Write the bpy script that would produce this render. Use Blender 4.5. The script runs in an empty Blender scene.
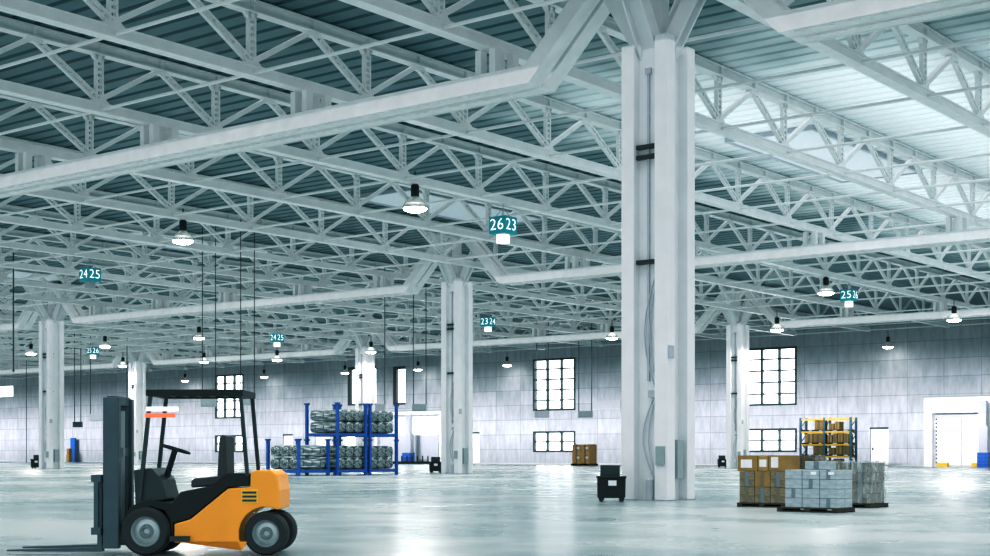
import bpy, bmesh, math, random
from mathutils import Vector, Matrix
random.seed(7)
sc = bpy.context.scene
COL = sc.collection
PI = math.pi
R = math.radians

# ------------------------------------------------------------------ camera model (used to place things on planes of the hall)
F, HOR, CX, EYE = 1433.0, 454.0, 495.0, 1.15
TH = math.atan(1123 / 1433.0)
CO, SI = math.cos(TH), math.sin(TH)
def ray(x):
    q = (x - CX) / F
    return CO * q - SI, SI * q + CO
def ground(x, y):
    t = F * EYE / (y - HOR); a = ray(x)
    return a[0] * t, a[1] * t
def at_y(x, y, Y):
    a = ray(x); t = Y / a[1]
    return a[0] * t, EYE + (HOR - y) / F * t
def at_depth(x, y, t):
    a = ray(x)
    return a[0] * t, a[1] * t, EYE + (HOR - y) / F * t
def at_x(x, y, X):
    a = ray(x); t = X / a[0]
    return a[1] * t, EYE + (HOR - y) / F * t

# ------------------------------------------------------------------ materials
def mat(name, col, rough=0.5, metal=0.0, var=0.08, scale=6.0, emit=None, estr=0.0, stretch=None, spec=0.5, bump=0.0):
    m = bpy.data.materials.new(name); m.use_nodes = True
    nt = m.node_tree; b = nt.nodes['Principled BSDF']
    b.inputs['Roughness'].default_value = rough
    b.inputs['Metallic'].default_value = metal
    b.inputs['Specular IOR Level'].default_value = spec
    b.inputs['Base Color'].default_value = (*col, 1)
    if var > 0:
        tc = nt.nodes.new('ShaderNodeTexCoord'); mp = nt.nodes.new('ShaderNodeMapping')
        if stretch: mp.inputs['Scale'].default_value = stretch
        n = nt.nodes.new('ShaderNodeTexNoise'); n.inputs['Scale'].default_value = scale; n.inputs['Detail'].default_value = 4
        r = nt.nodes.new('ShaderNodeValToRGB')
        r.color_ramp.elements[0].position = 0.3; r.color_ramp.elements[1].position = 0.7
        r.color_ramp.elements[0].color = (*[max(0, c * (1 - var)) for c in col], 1)
        r.color_ramp.elements[1].color = (*[min(1, c * (1 + var)) for c in col], 1)
        nt.links.new(tc.outputs['Object'], mp.inputs['Vector']); nt.links.new(mp.outputs[0], n.inputs['Vector'])
        nt.links.new(n.outputs['Fac'], r.inputs['Fac']); nt.links.new(r.outputs[0], b.inputs['Base Color'])
        if bump:
            bp = nt.nodes.new('ShaderNodeBump'); bp.inputs['Strength'].default_value = bump
            nt.links.new(n.outputs['Fac'], bp.inputs['Height']); nt.links.new(bp.outputs[0], b.inputs['Normal'])
    if emit:
        b.inputs['Emission Color'].default_value = (*emit, 1); b.inputs['Emission Strength'].default_value = estr
    return m

M = {}
M['steel'] = mat('white_painted_steel', (0.77, 0.78, 0.79), 0.38, var=0.05, scale=2)
M['column'] = mat('column_paint', (0.74, 0.755, 0.775), 0.4, var=0.04, scale=1.5)
def deck_mat():
    # teal coated sheets; bright reflection at the right-hand end is painted into the colour (patchy edge)
    m = bpy.data.materials.new('roof_deck_sheets'); m.use_nodes = True
    nt = m.node_tree; b = nt.nodes['Principled BSDF']; b.inputs['Roughness'].default_value = 0.36
    def N(t, **k):
        n = nt.nodes.new(t)
        for a, v in k.items(): setattr(n, a, v)
        return n
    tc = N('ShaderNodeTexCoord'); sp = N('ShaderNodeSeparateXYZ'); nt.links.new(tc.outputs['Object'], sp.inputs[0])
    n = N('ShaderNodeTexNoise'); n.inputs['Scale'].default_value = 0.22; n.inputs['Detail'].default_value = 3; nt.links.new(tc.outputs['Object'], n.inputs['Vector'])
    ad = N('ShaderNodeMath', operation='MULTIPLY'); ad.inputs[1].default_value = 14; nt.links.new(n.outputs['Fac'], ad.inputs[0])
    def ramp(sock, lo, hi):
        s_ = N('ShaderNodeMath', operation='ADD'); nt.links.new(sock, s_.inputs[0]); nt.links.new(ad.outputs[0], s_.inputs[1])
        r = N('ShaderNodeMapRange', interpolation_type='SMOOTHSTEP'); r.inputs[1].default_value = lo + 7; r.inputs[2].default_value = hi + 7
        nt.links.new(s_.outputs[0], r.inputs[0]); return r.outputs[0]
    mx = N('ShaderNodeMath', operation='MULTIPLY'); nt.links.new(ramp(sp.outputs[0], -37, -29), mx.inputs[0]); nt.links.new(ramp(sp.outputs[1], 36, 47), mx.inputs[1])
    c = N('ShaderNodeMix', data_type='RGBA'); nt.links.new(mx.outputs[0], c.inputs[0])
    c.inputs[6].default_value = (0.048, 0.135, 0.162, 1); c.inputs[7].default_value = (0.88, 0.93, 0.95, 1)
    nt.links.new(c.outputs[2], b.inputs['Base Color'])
    return m
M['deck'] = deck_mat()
M['black'] = mat('black_plastic', (0.008, 0.011, 0.013), 0.5, var=0.2, spec=0.3)
M['dark'] = mat('dark_grey_metal', (0.025, 0.038, 0.045), 0.45, var=0.15, spec=0.35)
M['band'] = mat('black_band', (0.015, 0.02, 0.025), 0.5, var=0.1)
M['grey'] = mat('mid_grey_metal', (0.33, 0.38, 0.40), 0.45, var=0.06)
M['lightgrey'] = mat('light_grey_paint', (0.47, 0.49, 0.54), 0.5, var=0.05)
M['winframe'] = mat('window_frame_dark', (0.03, 0.04, 0.045), 0.5, var=0.1)
M['pane'] = mat('daylit_glazing', (0.9, 0.95, 1.0), 0.2, var=0.02, emit=(0.93, 0.97, 1.0), estr=1.4)
M['skylight'] = mat('skylight_panel', (0.6, 0.65, 0.69), 0.5, var=0.04, emit=(0.8, 0.87, 0.93), estr=0.05)
M['door'] = mat('white_door_paint', (0.74, 0.75, 0.77), 0.45, var=0.03, emit=(1, 1, 1), estr=0.05)  # faint glow put into the paint brightens doors and portal frames
M['yellow'] = mat('yellow_paint', (0.85, 0.36, 0.02), 0.38, var=0.05, scale=3)
M['bumper'] = mat('bumper_yellow', (0.95, 0.62, 0.0), 0.5, var=0.05)
M['rackyel'] = mat('rack_yellow', (0.8, 0.5, 0.06), 0.45, var=0.08)
M['rackblue'] = mat('rack_slate_blue', (0.07, 0.15, 0.22), 0.45, var=0.1)
M['blue'] = mat('stillage_blue', (0.008, 0.09, 0.36), 0.4, var=0.15, scale=3)
M['barrel'] = mat('drum_blue', (0.03, 0.14, 0.55), 0.4, var=0.1)
M['carton'] = mat('brown_carton', (0.31, 0.185, 0.06), 0.7, var=0.16, scale=5)
M['carton2'] = mat('tan_carton', (0.38, 0.235, 0.085), 0.7, var=0.16, scale=5)
M['cartonf'] = mat('film_covered_carton', (0.20, 0.15, 0.09), 0.28, var=0.45, scale=9, stretch=(1, 1, 3))
M['cartong'] = mat('grey_wrapped_carton', (0.36, 0.41, 0.44), 0.28, var=0.2, scale=6, stretch=(1, 1, 3))
M['cartond'] = mat('dull_wrapped_carton', (0.15, 0.13, 0.105), 0.25, var=0.5, scale=9, stretch=(1, 1, 2))
M['orange'] = mat('orange_carton', (0.55, 0.3, 0.11), 0.7, var=0.2, scale=4)
M['tape'] = mat('packing_tape', (0.17, 0.13, 0.08), 0.3, var=0.1)
M['tapeg'] = mat('grey_tape', (0.16, 0.2, 0.23), 0.3, var=0.1)
M['paper'] = mat('label_paper', (0.75, 0.77, 0.8), 0.6, var=0.06)
M['wood'] = mat('pallet_wood', (0.05, 0.037, 0.027), 0.8, var=0.3, scale=8)
M['teal'] = mat('sign_teal', (0.0, 0.19, 0.23), 0.45, var=0.05, emit=(0.0, 0.5, 0.6), estr=0.06)  # faint glow put into the teal to brighten the sign
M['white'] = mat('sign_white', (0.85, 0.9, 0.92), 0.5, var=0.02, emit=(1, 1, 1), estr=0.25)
M['signlamp'] = mat('sign_lamp_white', (0.9, 0.87, 0.82), 0.5, var=0.02, emit=(1.0, 0.92, 0.84), estr=0.3)
M['signoff'] = mat('sign_lamp_grey', (0.4, 0.44, 0.46), 0.5, var=0.04)
M['reflector'] = mat('lamp_reflector', (0.42, 0.45, 0.44), 0.22, metal=0.6, var=0.25, scale=14, stretch=(1, 1, 0.1), emit=(0.9, 0.95, 0.9), estr=0.05)
M['lens'] = mat('lamp_lens', (1, 1, 1), 0.4, var=0.0, emit=(1.0, 0.97, 0.9), estr=9.0)
M['rubber'] = mat('tyre_rubber', (0.02, 0.024, 0.028), 0.75, var=0.2)
M['rim'] = mat('wheel_rim', (0.42, 0.48, 0.5), 0.35, metal=0.5, var=0.1)
M['mast'] = mat('mast_blue_grey', (0.05, 0.085, 0.11), 0.4, var=0.12)
M['red'] = mat('red_light', (0.7, 0.08, 0.04), 0.4, var=0.05, emit=(1, 0.12, 0.05), estr=0.6)
M['lampw'] = mat('work_light_glass', (0.85, 0.9, 0.92), 0.3, var=0.02, emit=(1, 1, 1), estr=0.5)
M['seat'] = mat('seat_vinyl', (0.03, 0.035, 0.04), 0.55, var=0.15)
M['kerb'] = mat('kerb_concrete', (0.6, 0.62, 0.62), 0.6, var=0.06)
M['bluedoor'] = mat('blue_board', (0.01, 0.12, 0.45), 0.5, var=0.08)

# rolls: metal tubes, light and dark flecks
def tube_mat():
    m = bpy.data.materials.new('bundled_tube_metal'); m.use_nodes = True
    nt = m.node_tree; b = nt.nodes['Principled BSDF']; b.inputs['Roughness'].default_value = 0.3; b.inputs['Metallic'].default_value = 0.1
    tc = nt.nodes.new('ShaderNodeTexCoord'); v = nt.nodes.new('ShaderNodeTexVoronoi'); v.inputs['Scale'].default_value = 13
    mp = nt.nodes.new('ShaderNodeMapping'); mp.inputs['Scale'].default_value = (1, 0.12, 1)
    r = nt.nodes.new('ShaderNodeValToRGB')
    r.color_ramp.elements[0].position = 0.12; r.color_ramp.elements[0].color = (0.78, 0.83, 0.84, 1)
    r.color_ramp.elements[1].position = 0.6; r.color_ramp.elements[1].color = (0.13, 0.17, 0.18, 1)
    nt.links.new(tc.outputs['Object'], mp.inputs['Vector']); nt.links.new(mp.outputs[0], v.inputs['Vector'])
    nt.links.new(v.outputs['Distance'], r.inputs['Fac']); nt.links.new(r.outputs[0], b.inputs['Base Color'])
    return m
M['tube'] = tube_mat()

def film_mat():
    m = bpy.data.materials.new('clear_stretch_film'); m.use_nodes = True
    nt = m.node_tree; out = nt.nodes['Material Output']; b = nt.nodes['Principled BSDF']
    b.inputs['Base Color'].default_value = (0.62, 0.68, 0.7, 1); b.inputs['Roughness'].default_value = 0.2
    t = nt.nodes.new('ShaderNodeBsdfTransparent'); mx = nt.nodes.new('ShaderNodeMixShader')
    tc = nt.nodes.new('ShaderNodeTexCoord'); n = nt.nodes.new('ShaderNodeTexNoise'); n.inputs['Scale'].default_value = 7; n.inputs['Detail'].default_value = 5
    r = nt.nodes.new('ShaderNodeValToRGB')
    r.color_ramp.elements[0].position = 0.42; r.color_ramp.elements[0].color = (0.06, 0.06, 0.06, 1)
    r.color_ramp.elements[1].position = 0.72; r.color_ramp.elements[1].color = (0.6, 0.6, 0.6, 1)
    mp = nt.nodes.new('ShaderNodeMapping'); mp.inputs['Scale'].default_value = (2.2, 2.2, 0.6)
    nt.links.new(tc.outputs['Object'], mp.inputs['Vector']); nt.links.new(mp.outputs[0], n.inputs['Vector'])
    nt.links.new(n.outputs['Fac'], r.inputs['Fac']); nt.links.new(r.outputs[0], mx.inputs[0])
    nt.links.new(t.outputs[0], mx.inputs[1]); nt.links.new(b.outputs[0], mx.inputs[2]); nt.links.new(mx.outputs[0], out.inputs[0])
    return m
M['film'] = film_mat()

def floor_mat():
    m = bpy.data.materials.new('polished_concrete_floor'); m.use_nodes = True
    nt = m.node_tree; b = nt.nodes['Principled BSDF']
    tc = nt.nodes.new('ShaderNodeTexCoord')
    n1 = nt.nodes.new('ShaderNodeTexNoise'); n1.inputs['Scale'].default_value = 0.13; n1.inputs['Detail'].default_value = 4
    n2 = nt.nodes.new('ShaderNodeTexNoise'); n2.inputs['Scale'].default_value = 0.6; n2.inputs['Detail'].default_value = 6
    mix = nt.nodes.new('ShaderNodeMath'); mix.operation = 'MULTIPLY_ADD'; mix.inputs[1].default_value = 0.75
    mul = nt.nodes.new('ShaderNodeMath'); mul.operation = 'MULTIPLY'; mul.inputs[1].default_value = 0.25
    r = nt.nodes.new('ShaderNodeValToRGB')
    r.color_ramp.elements[0].position = 0.40; r.color_ramp.elements[0].color = (0.215, 0.275, 0.285, 1)
    r.color_ramp.elements[1].position = 0.60; r.color_ramp.elements[1].color = (0.45, 0.50, 0.495, 1)
    for n in (n1, n2): nt.links.new(tc.outputs['Object'], n.inputs['Vector'])
    nt.links.new(n2.outputs['Fac'], mul.inputs[0]); nt.links.new(n1.outputs['Fac'], mix.inputs[0]); nt.links.new(mul.outputs[0], mix.inputs[2])
    nt.links.new(mix.outputs[0], r.inputs['Fac']); nt.links.new(r.outputs[0], b.inputs['Base Color'])
    rr = nt.nodes.new('ShaderNodeMapRange'); rr.inputs[1].default_value = 0.3; rr.inputs[2].default_value = 0.7
    rr.inputs[3].default_value = 0.19; rr.inputs[4].default_value = 0.33
    nt.links.new(mix.outputs[0], rr.inputs[0]); nt.links.new(rr.outputs[0], b.inputs['Roughness'])
    b.inputs['Specular IOR Level'].default_value = 0.6
    return m
M['floor'] = floor_mat()

def wall_mat(name, ax):
    m = bpy.data.materials.new(name); m.use_nodes = True
    nt = m.node_tree; b = nt.nodes['Principled BSDF']; b.inputs['Roughness'].default_value = 0.75
    tc = nt.nodes.new('ShaderNodeTexCoord'); sp = nt.nodes.new('ShaderNodeSeparateXYZ'); cb = nt.nodes.new('ShaderNodeCombineXYZ')
    nt.links.new(tc.outputs['Object'], sp.inputs[0]); nt.links.new(sp.outputs[ax], cb.inputs[0]); nt.links.new(sp.outputs[2], cb.inputs[1])
    br = nt.nodes.new('ShaderNodeTexBrick'); br.offset = 0.0; br.squash = 1.0
    br.inputs['Scale'].default_value = 1.0; br.inputs['Brick Width'].default_value = 3.48; br.inputs['Row Height'].default_value = 1.66
    br.inputs['Mortar Size'].default_value = 0.035; br.inputs['Mortar Smooth'].default_value = 0.2
    br.inputs['Color1'].default_value = (0.47, 0.495, 0.54, 1); br.inputs['Color2'].default_value = (0.56, 0.58, 0.63, 1)
    br.inputs['Mortar'].default_value = (0.33, 0.355, 0.385, 1)
    nt.links.new(cb.outputs[0], br.inputs['Vector'])
    mp = nt.nodes.new('ShaderNodeMapping'); mp.inputs['Scale'].default_value = (1.6, 0.35, 1)
    n = nt.nodes.new('ShaderNodeTexNoise'); n.inputs['Scale'].default_value = 1.2; n.inputs['Detail'].default_value = 8; n.inputs['Roughness'].default_value = 0.7
    nt.links.new(cb.outputs[0], mp.inputs['Vector']); nt.links.new(mp.outputs[0], n.inputs['Vector'])
    r = nt.nodes.new('ShaderNodeValToRGB'); r.color_ramp.elements[0].position = 0.3; r.color_ramp.elements[1].position = 0.7
    r.color_ramp.elements[0].color = (0.72, 0.73, 0.74, 1); r.color_ramp.elements[1].color = (1.1, 1.1, 1.1, 1)
    nt.links.new(n.outputs['Fac'], r.inputs['Fac'])
    mx = nt.nodes.new('ShaderNodeMix'); mx.data_type = 'RGBA'; mx.blend_type = 'MULTIPLY'; mx.inputs[0].default_value = 1.0
    nt.links.new(br.outputs['Color'], mx.inputs[6]); nt.links.new(r.outputs[0], mx.inputs[7]); nt.links.new(mx.outputs[2], b.inputs['Base Color'])
    return m
M['wall'] = wall_mat('concrete_panel_wall', 0)
M['wallside'] = wall_mat('concrete_panel_wall_side', 1)

# ------------------------------------------------------------------ mesh helpers
class MB:
    def __init__(s): s.v = []; s.f = []; s.mi = []; s.cur = 0
    def add(s, vs, fs):
        o = len(s.v); s.v += [tuple(v) for v in vs]
        s.f += [tuple(i + o for i in f) for f in fs]; s.mi += [s.cur] * len(fs)
        return s
    def box(s, x0, y0, z0, x1, y1, z1):
        vs = [(x0, y0, z0), (x1, y0, z0), (x1, y1, z0), (x0, y1, z0), (x0, y0, z1), (x1, y0, z1), (x1, y1, z1), (x0, y1, z1)]
        return s.add(vs, [(0, 3, 2, 1), (4, 5, 6, 7), (0, 1, 5, 4), (1, 2, 6, 5), (2, 3, 7, 6), (3, 0, 4, 7)])
    def cbox(s, cx, cy, cz, w, d, h): return s.box(cx - w / 2, cy - d / 2, cz - h / 2, cx + w / 2, cy + d / 2, cz + h / 2)
    def bar(s, p, q, w, h, up=(0, 0, 1)):
        p, q = Vector(p), Vector(q); d = (q - p).normalized(); u = Vector(up)
        if abs(d.dot(u)) > 0.99: u = Vector((0, 1, 0))
        a = d.cross(u).normalized(); b = a.cross(d).normalized()
        vs = []
        for c in (p, q):
            for i, j in ((-1, -1), (1, -1), (1, 1), (-1, 1)): vs.append(c + a * (i * w / 2) + b * (j * h / 2))
        return s.add(vs, [(0, 1, 2, 3), (7, 6, 5, 4), (0, 4, 5, 1), (1, 5, 6, 2), (2, 6, 7, 3), (3, 7, 4, 0)])
    def tube(s, pts, r, n=8):
        pts = [Vector(p) for p in pts]; rings = []
        for i, p in enumerate(pts):
            d = (pts[min(i + 1, len(pts) - 1)] - pts[max(i - 1, 0)]).normalized()
            u = Vector((0, 0, 1)) if abs(d.z) < 0.9 else Vector((0, 1, 0))
            a = d.cross(u).normalized(); b = a.cross(d)
            rr = r[i] if isinstance(r, (list, tuple)) else r
            rings.append([p + (a * math.cos(2 * PI * k / n) + b * math.sin(2 * PI * k / n)) * rr for k in range(n)])
        vs = [v for ring in rings for v in ring]; fs = []
        for i in range(len(pts) - 1):
            for k in range(n): fs.append((i * n + k, i * n + (k + 1) % n, (i + 1) * n + (k + 1) % n, (i + 1) * n + k))
        fs.append(tuple(range(n - 1, -1, -1))); L = (len(pts) - 1) * n; fs.append(tuple(L + k for k in range(n)))
        return s.add(vs, fs)
    def lathe(s, prof, c=(0, 0, 0), n=20, axis='z', closed=False):
        vs = []; fs = []
        for r, z in prof:
            for k in range(n):
                a = 2 * PI * k / n
                if axis == 'z': vs.append((c[0] + r * math.cos(a), c[1] + r * math.sin(a), c[2] + z))
                elif axis == 'y': vs.append((c[0] + r * math.cos(a), c[1] + z, c[2] + r * math.sin(a)))
        m = len(prof)
        for i in range(m - 1 if not closed else m):
            j = (i + 1) % m
            for k in range(n): fs.append((i * n + k, i * n + (k + 1) % n, j * n + (k + 1) % n, j * n + k))
        if not closed:
            fs.append(tuple(range(n - 1, -1, -1))); fs.append(tuple((m - 1) * n + k for k in range(n)))
        return s.add(vs, fs)
    def prism(s, poly, a0, a1, axis='y'):
        # poly: list of (u, w); axis y -> (u, a, w); axis x -> (a, u, w); axis z -> (u, w, a)
        n = len(poly); vs = []
        for a in (a0, a1):
            for u, w in poly: vs.append((u, a, w) if axis == 'y' else (a, u, w) if axis == 'x' else (u, w, a))
        fs = [tuple(range(n - 1, -1, -1)), tuple(range(n, 2 * n))]
        for k in range(n): fs.append((k, (k + 1) % n, n + (k + 1) % n, n + k))
        return s.add(vs, fs)
    def build(s, name, m, parent=None, loc=None, rz=0, smooth=False, bevel=0, segs=2):
        me = bpy.data.meshes.new(name); me.from_pydata(s.v, [], s.f)
        ms = m if isinstance(m, (list, tuple)) else [m]
        for x in ms: me.materials.append(x)
        if len(ms) > 1: me.polygons.foreach_set('material_index', s.mi)
        bm = bmesh.new(); bm.from_mesh(me); bmesh.ops.recalc_face_normals(bm, faces=bm.faces); bm.to_mesh(me); bm.free()
        if smooth:
            me.polygons.foreach_set('use_smooth', [True] * len(me.polygons))
            try: me.set_sharp_from_angle(angle=R(40))
            except Exception: pass
        o = bpy.data.objects.new(name, me); COL.objects.link(o)
        if parent: o.parent = parent
        if loc is not None: o.location = loc
        o.rotation_euler.z = rz
        if bevel:
            b = o.modifiers.new('bevel', 'BEVEL'); b.width = bevel; b.segments = segs; b.limit_method = 'ANGLE'
        return o
def tag(o, label=None, cat=None, group=None, kind=None):
    for k, v in (('label', label), ('category', cat), ('group', group), ('kind', kind)):
        if v: o[k] = v
    return o
def thing(name, label, cat, loc=(0, 0, 0), rz=0, group=None):
    o = bpy.data.objects.new(name, None); COL.objects.link(o); o.location = loc; o.rotation_euler.z = rz
    o.empty_display_size = 0.2
    return tag(o, label, cat, group)
def copy_tree(o, parent=None):
    c = o.copy(); COL.objects.link(c); c.parent = parent
    for ch in o.children: copy_tree(ch, c)
    return c
def struct(o): o['kind'] = 'structure'; return o
ORD = ('first second third fourth fifth sixth seventh eighth ninth tenth eleventh twelfth thirteenth fourteenth fifteenth sixteenth '
       'seventeenth eighteenth nineteenth twentieth twenty-first twenty-second twenty-third twenty-fourth twenty-fifth').split()

# ------------------------------------------------------------------ dimensions of the hall
WY = 129.0                      # back wall
XL, XR = -216.0, 14.0
ZD = 14.32                      # underside of the roof deck
PITCH, NODE0 = 4.86, 28.3       # truss panels
NODES = [NODE0 + PITCH * k for k in range(-5, 20)]
ROW1, ROW2, ROW3 = 30.72, 65.2, 100.7
ZB0, ZB1 = 12.05, 12.38         # bottom chord
ZT0, ZT1 = 13.92, 14.28         # top chord

# ---- floor
struct(MB().box(XL, -30, -0.3, XR + 20, WY + 0.5, 0).build('floor', M['floor']))

# ---- roof deck: one trapezoid profile swept across the hall
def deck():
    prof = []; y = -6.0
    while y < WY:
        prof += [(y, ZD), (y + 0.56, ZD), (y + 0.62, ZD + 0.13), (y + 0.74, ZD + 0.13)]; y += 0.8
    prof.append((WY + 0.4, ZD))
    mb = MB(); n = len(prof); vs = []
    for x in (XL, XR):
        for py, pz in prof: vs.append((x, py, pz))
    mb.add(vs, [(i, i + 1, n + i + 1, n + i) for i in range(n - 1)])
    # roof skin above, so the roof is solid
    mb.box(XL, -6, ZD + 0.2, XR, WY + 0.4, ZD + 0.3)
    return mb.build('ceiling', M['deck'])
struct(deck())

# ---- back wall with openings
holes = []
def hole(px0, py0, px1, py1, base=None):
    x0, z1 = at_y(px0, py0, WY); x1, _ = at_y(px1, py0, WY)
    pm = (px0 + px1) / 2
    z1 = at_y(pm, py0, WY)[1]; z0 = at_y(pm, py1, WY)[1]
    if base is not None: z0 = base
    holes.append((x0, x1, z0, z1)); return x0, x1, z0, z1
WIN = []
WIN.append((hole(533.2, 358.4, 575.4, 410.5), 3, 5))
WIN.append((hole(533.2, 431.2, 575.4, 452), 3, 2))
WIN.append((hole(744.5, 347.5, 796.8, 405.5), 3, 5))
WIN.append((hole(744.5, 428.5, 796.8, 452), 3, 2))
WIN.append((hole(215.2, 374.6, 243.4, 418.3), 3, 5))
WIN.append((hole(215.2, 435.2, 243.4, 452.2), 3, 2))
WIN.append((hole(348, 366.6, 376, 405.2), 1, 1))
WIN.append((hole(393.4, 366.4, 405.4, 404.6), 1, 1))
WIN.append((hole(-16, 386.6, 13, 397), 1, 1))
WIN.append((hole(398, 417, 440, 434.5), 1, 1))
WIN.append((hole(345, 435.5, 363, 447), 1, 1))
DOORS = []
DOORS.append(('single', hole(870, 427.3, 888.6, 466, 0.0)))
DOORS.append(('single', hole(467, 432.2, 479.6, 464, 0.0)))
DOORS.append(('single', hole(283, 434.3, 292.6, 463, 0.0)))
DOORS.append(('single', hole(315, 435.5, 330, 463, 0.0)))
DOORS.append(('dock', hole(936, 413.5, 987, 466, 0.0)))
def wall_back():
    xs = sorted({XL, XR + 20, *[h[0] for h in holes], *[h[1] for h in holes]})
    zs = sorted({0.0, ZD + 0.1, *[h[2] for h in holes], *[h[3] for h in holes]})
    mb = MB()
    for i in range(len(xs) - 1):
        for j in range(len(zs) - 1):
            cx, cz = (xs[i] + xs[i + 1]) / 2, (zs[j] + zs[j + 1]) / 2
            if any(h[0] < cx < h[1] and h[2] < cz < h[3] for h in holes): continue
            mb.add([(xs[i], WY, zs[j]), (xs[i + 1], WY, zs[j]), (xs[i + 1], WY, zs[j + 1]), (xs[i], WY, zs[j + 1])], [(0, 1, 2, 3)])
    D = WY + 0.45
    for x0, x1, z0, z1 in holes:
        mb.add([(x0, WY, z0), (x1, WY, z0), (x1, D, z0), (x0, D, z0)], [(0, 1, 2, 3)])
        mb.add([(x0, WY, z1), (x1, WY, z1), (x1, D, z1), (x0, D, z1)], [(0, 1, 2, 3)])
        for x in (x0, x1): mb.add([(x, WY, z0), (x, D, z0), (x, D, z1), (x, WY, z1)], [(0, 1, 2, 3)])
    mb.box(XL, WY + 0.45, 0, XR + 20, WY + 0.6, ZD + 0.1)
    return mb.build('wall_back', M['wall'])
struct(wall_back())
struct(MB().box(XL, WY - 0.12, 0, XR + 20, WY - 0.005, 0.14).build('baseboard_back', M['kerb']))

for i, ((x0, x1, z0, z1), nx, nz) in enumerate(WIN):
    w = bpy.data.objects.new('window_%d' % (i + 1), None); COL.objects.link(w); struct(w); w.location = ((x0 + x1) / 2, WY, z0)
    W, H = x1 - x0, z1 - z0
    fr = MB(); t = 0.2 if nx > 1 else 0.34; yb, yf = 0.3, -0.06
    if nx > 1:
        fr.box(-W / 2, yf, 0, W / 2, yb, t).box(-W / 2, yf, H - t, W / 2, yb, H)
        fr.box(-W / 2, yf, t, -W / 2 + t, yb, H - t).box(W / 2 - t, yf, t, W / 2, yb, H - t)
        for k in range(1, nx): fr.box(-W / 2 + W * k / nx - 0.09, yf, t, -W / 2 + W * k / nx + 0.09, yb, H - t)
        for k in range(1, nz): fr.box(-W / 2 + t, yf + 0.03, H * k / nz - 0.07, W / 2 - t, yb - 0.03, H * k / nz + 0.07)
    elif i in (6, 7):
        fr.box(-W / 2, yf, 0, W / 2, yb, 0.22).box(-W / 2, yf, H - t, W / 2, yb, H).box(-W / 2, yf, 0.22, -W / 2 + 0.55, yb, H - t)
    if fr.v: struct(fr.build('window_frame', M['winframe'], w))
    struct(MB().box(-W / 2, 0.32, 0, W / 2, 0.36, H).build('window_pane', M['pane'], w))

for i, (kind, (x0, x1, z0, z1)) in enumerate(DOORS):
    d = bpy.data.objects.new('door_%d' % (i + 1), None); COL.objects.link(d); struct(d); d.location = ((x0 + x1) / 2, WY, 0)
    W = x1 - x0
    if kind == 'single':
        struct(MB().box(-W / 2, -0.05, z1 - 0.14, W / 2, 0.3, z1).build('door_lintel', M['winframe'], d))
        lf = MB().box(-W / 2 + 0.04, 0.1, 0.02, W / 2 - 0.04, 0.2, z1 - 0.14)
        struct(lf.build('door_leaf', M['door'], d))
        struct(MB().box(-W / 2 + 0.2, 0.02, 1.5, -W / 2 + 0.3, 0.1, 1.75).build('door_handle', M['dark'], d))
    else:
        struct(MB().box(-W / 2, 0.05, 0.02, -0.03, 0.2, z1 - 0.45).build('door_leaf', M['door'], d))
        struct(MB().box(0.03, 0.05, 0.02, W / 2, 0.2, z1 - 0.45).build('door_leaf', M['door'], d))
        struct(MB().box(-W / 2, 0.08, z1 - 0.45, W / 2, 0.25, z1).build('door_header', M['lightgrey'], d))
        sl = MB()
        for k in range(12): sl.box(-W / 2 - 0.02, -0.03, 0.3 + k * 0.36, -W / 2 + 0.1, 0.06, 0.45 + k * 0.36)
        struct(sl.build('door_seal', M['winframe'], d))

# ---- loading portals (white frames round the dock openings)
def portal(px0, px1, pyt, label, inner_top):
    x0, z = at_y(px0, pyt, WY); x1, _ = at_y(px1, pyt, WY); xi, zi = at_y(px0 + 9, inner_top, WY)
    z = at_y((px0 + px1) / 2, pyt, WY)[1]; zi = at_y((px0 + px1) / 2, inner_top, WY)[1]
    t = thing('dock_portal', label, 'door frame', ((x0 + x1) / 2, WY, 0), 0)
    W = x1 - x0
    MB().box(-W / 2, -0.5, 0, -W / 2 + 0.75, -0.005, z).build('jamb', M['door'], t)
    MB().box(W / 2 - 0.75, -0.5, 0, W / 2, -0.005, z).build('jamb', M['door'], t)
    MB().box(-W / 2 + 0.75, -0.5, zi, W / 2 - 0.75, -0.005, z).build('header', M['door'], t)
    MB().box(-W / 2 - 0.1, -0.6, z, W / 2 + 0.1, -0.005, z + 0.12).build('flashing', M['grey'], t)
    return t
portal(926, 999, 397, 'white portal frame round the loading dock doors in the back wall', 412.8)
portal(375, 447, 411.5, 'white portal frame behind the blue racks, partly hidden by a column', 415)

x0, z1 = at_y(378, 434.5, WY); x1, z1 = at_y(440, 434.5, WY)
t = thing('dock_shutter', 'grey lower dock panel under the bright window of the left portal', 'panel', ((x0 + x1) / 2, WY - 0.04, 0.15))
MB().box((x0 - x1) / 2 + 0.9, -0.04, 0, (x1 - x0) / 2 - 0.2, 0.035, z1 - 0.15).build('panel_sheet', M['lightgrey'], t)
MB().box((x0 - x1) / 2 + 0.9, -0.06, z1 - 0.25, (x1 - x0) / 2 - 0.2, 0.035, z1 - 0.149).build('panel_rail', M['kerb'], t)
def at_wall(px, off=0.0):
    a = ray(px); return a[0] * (WY - off) / a[1]
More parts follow.
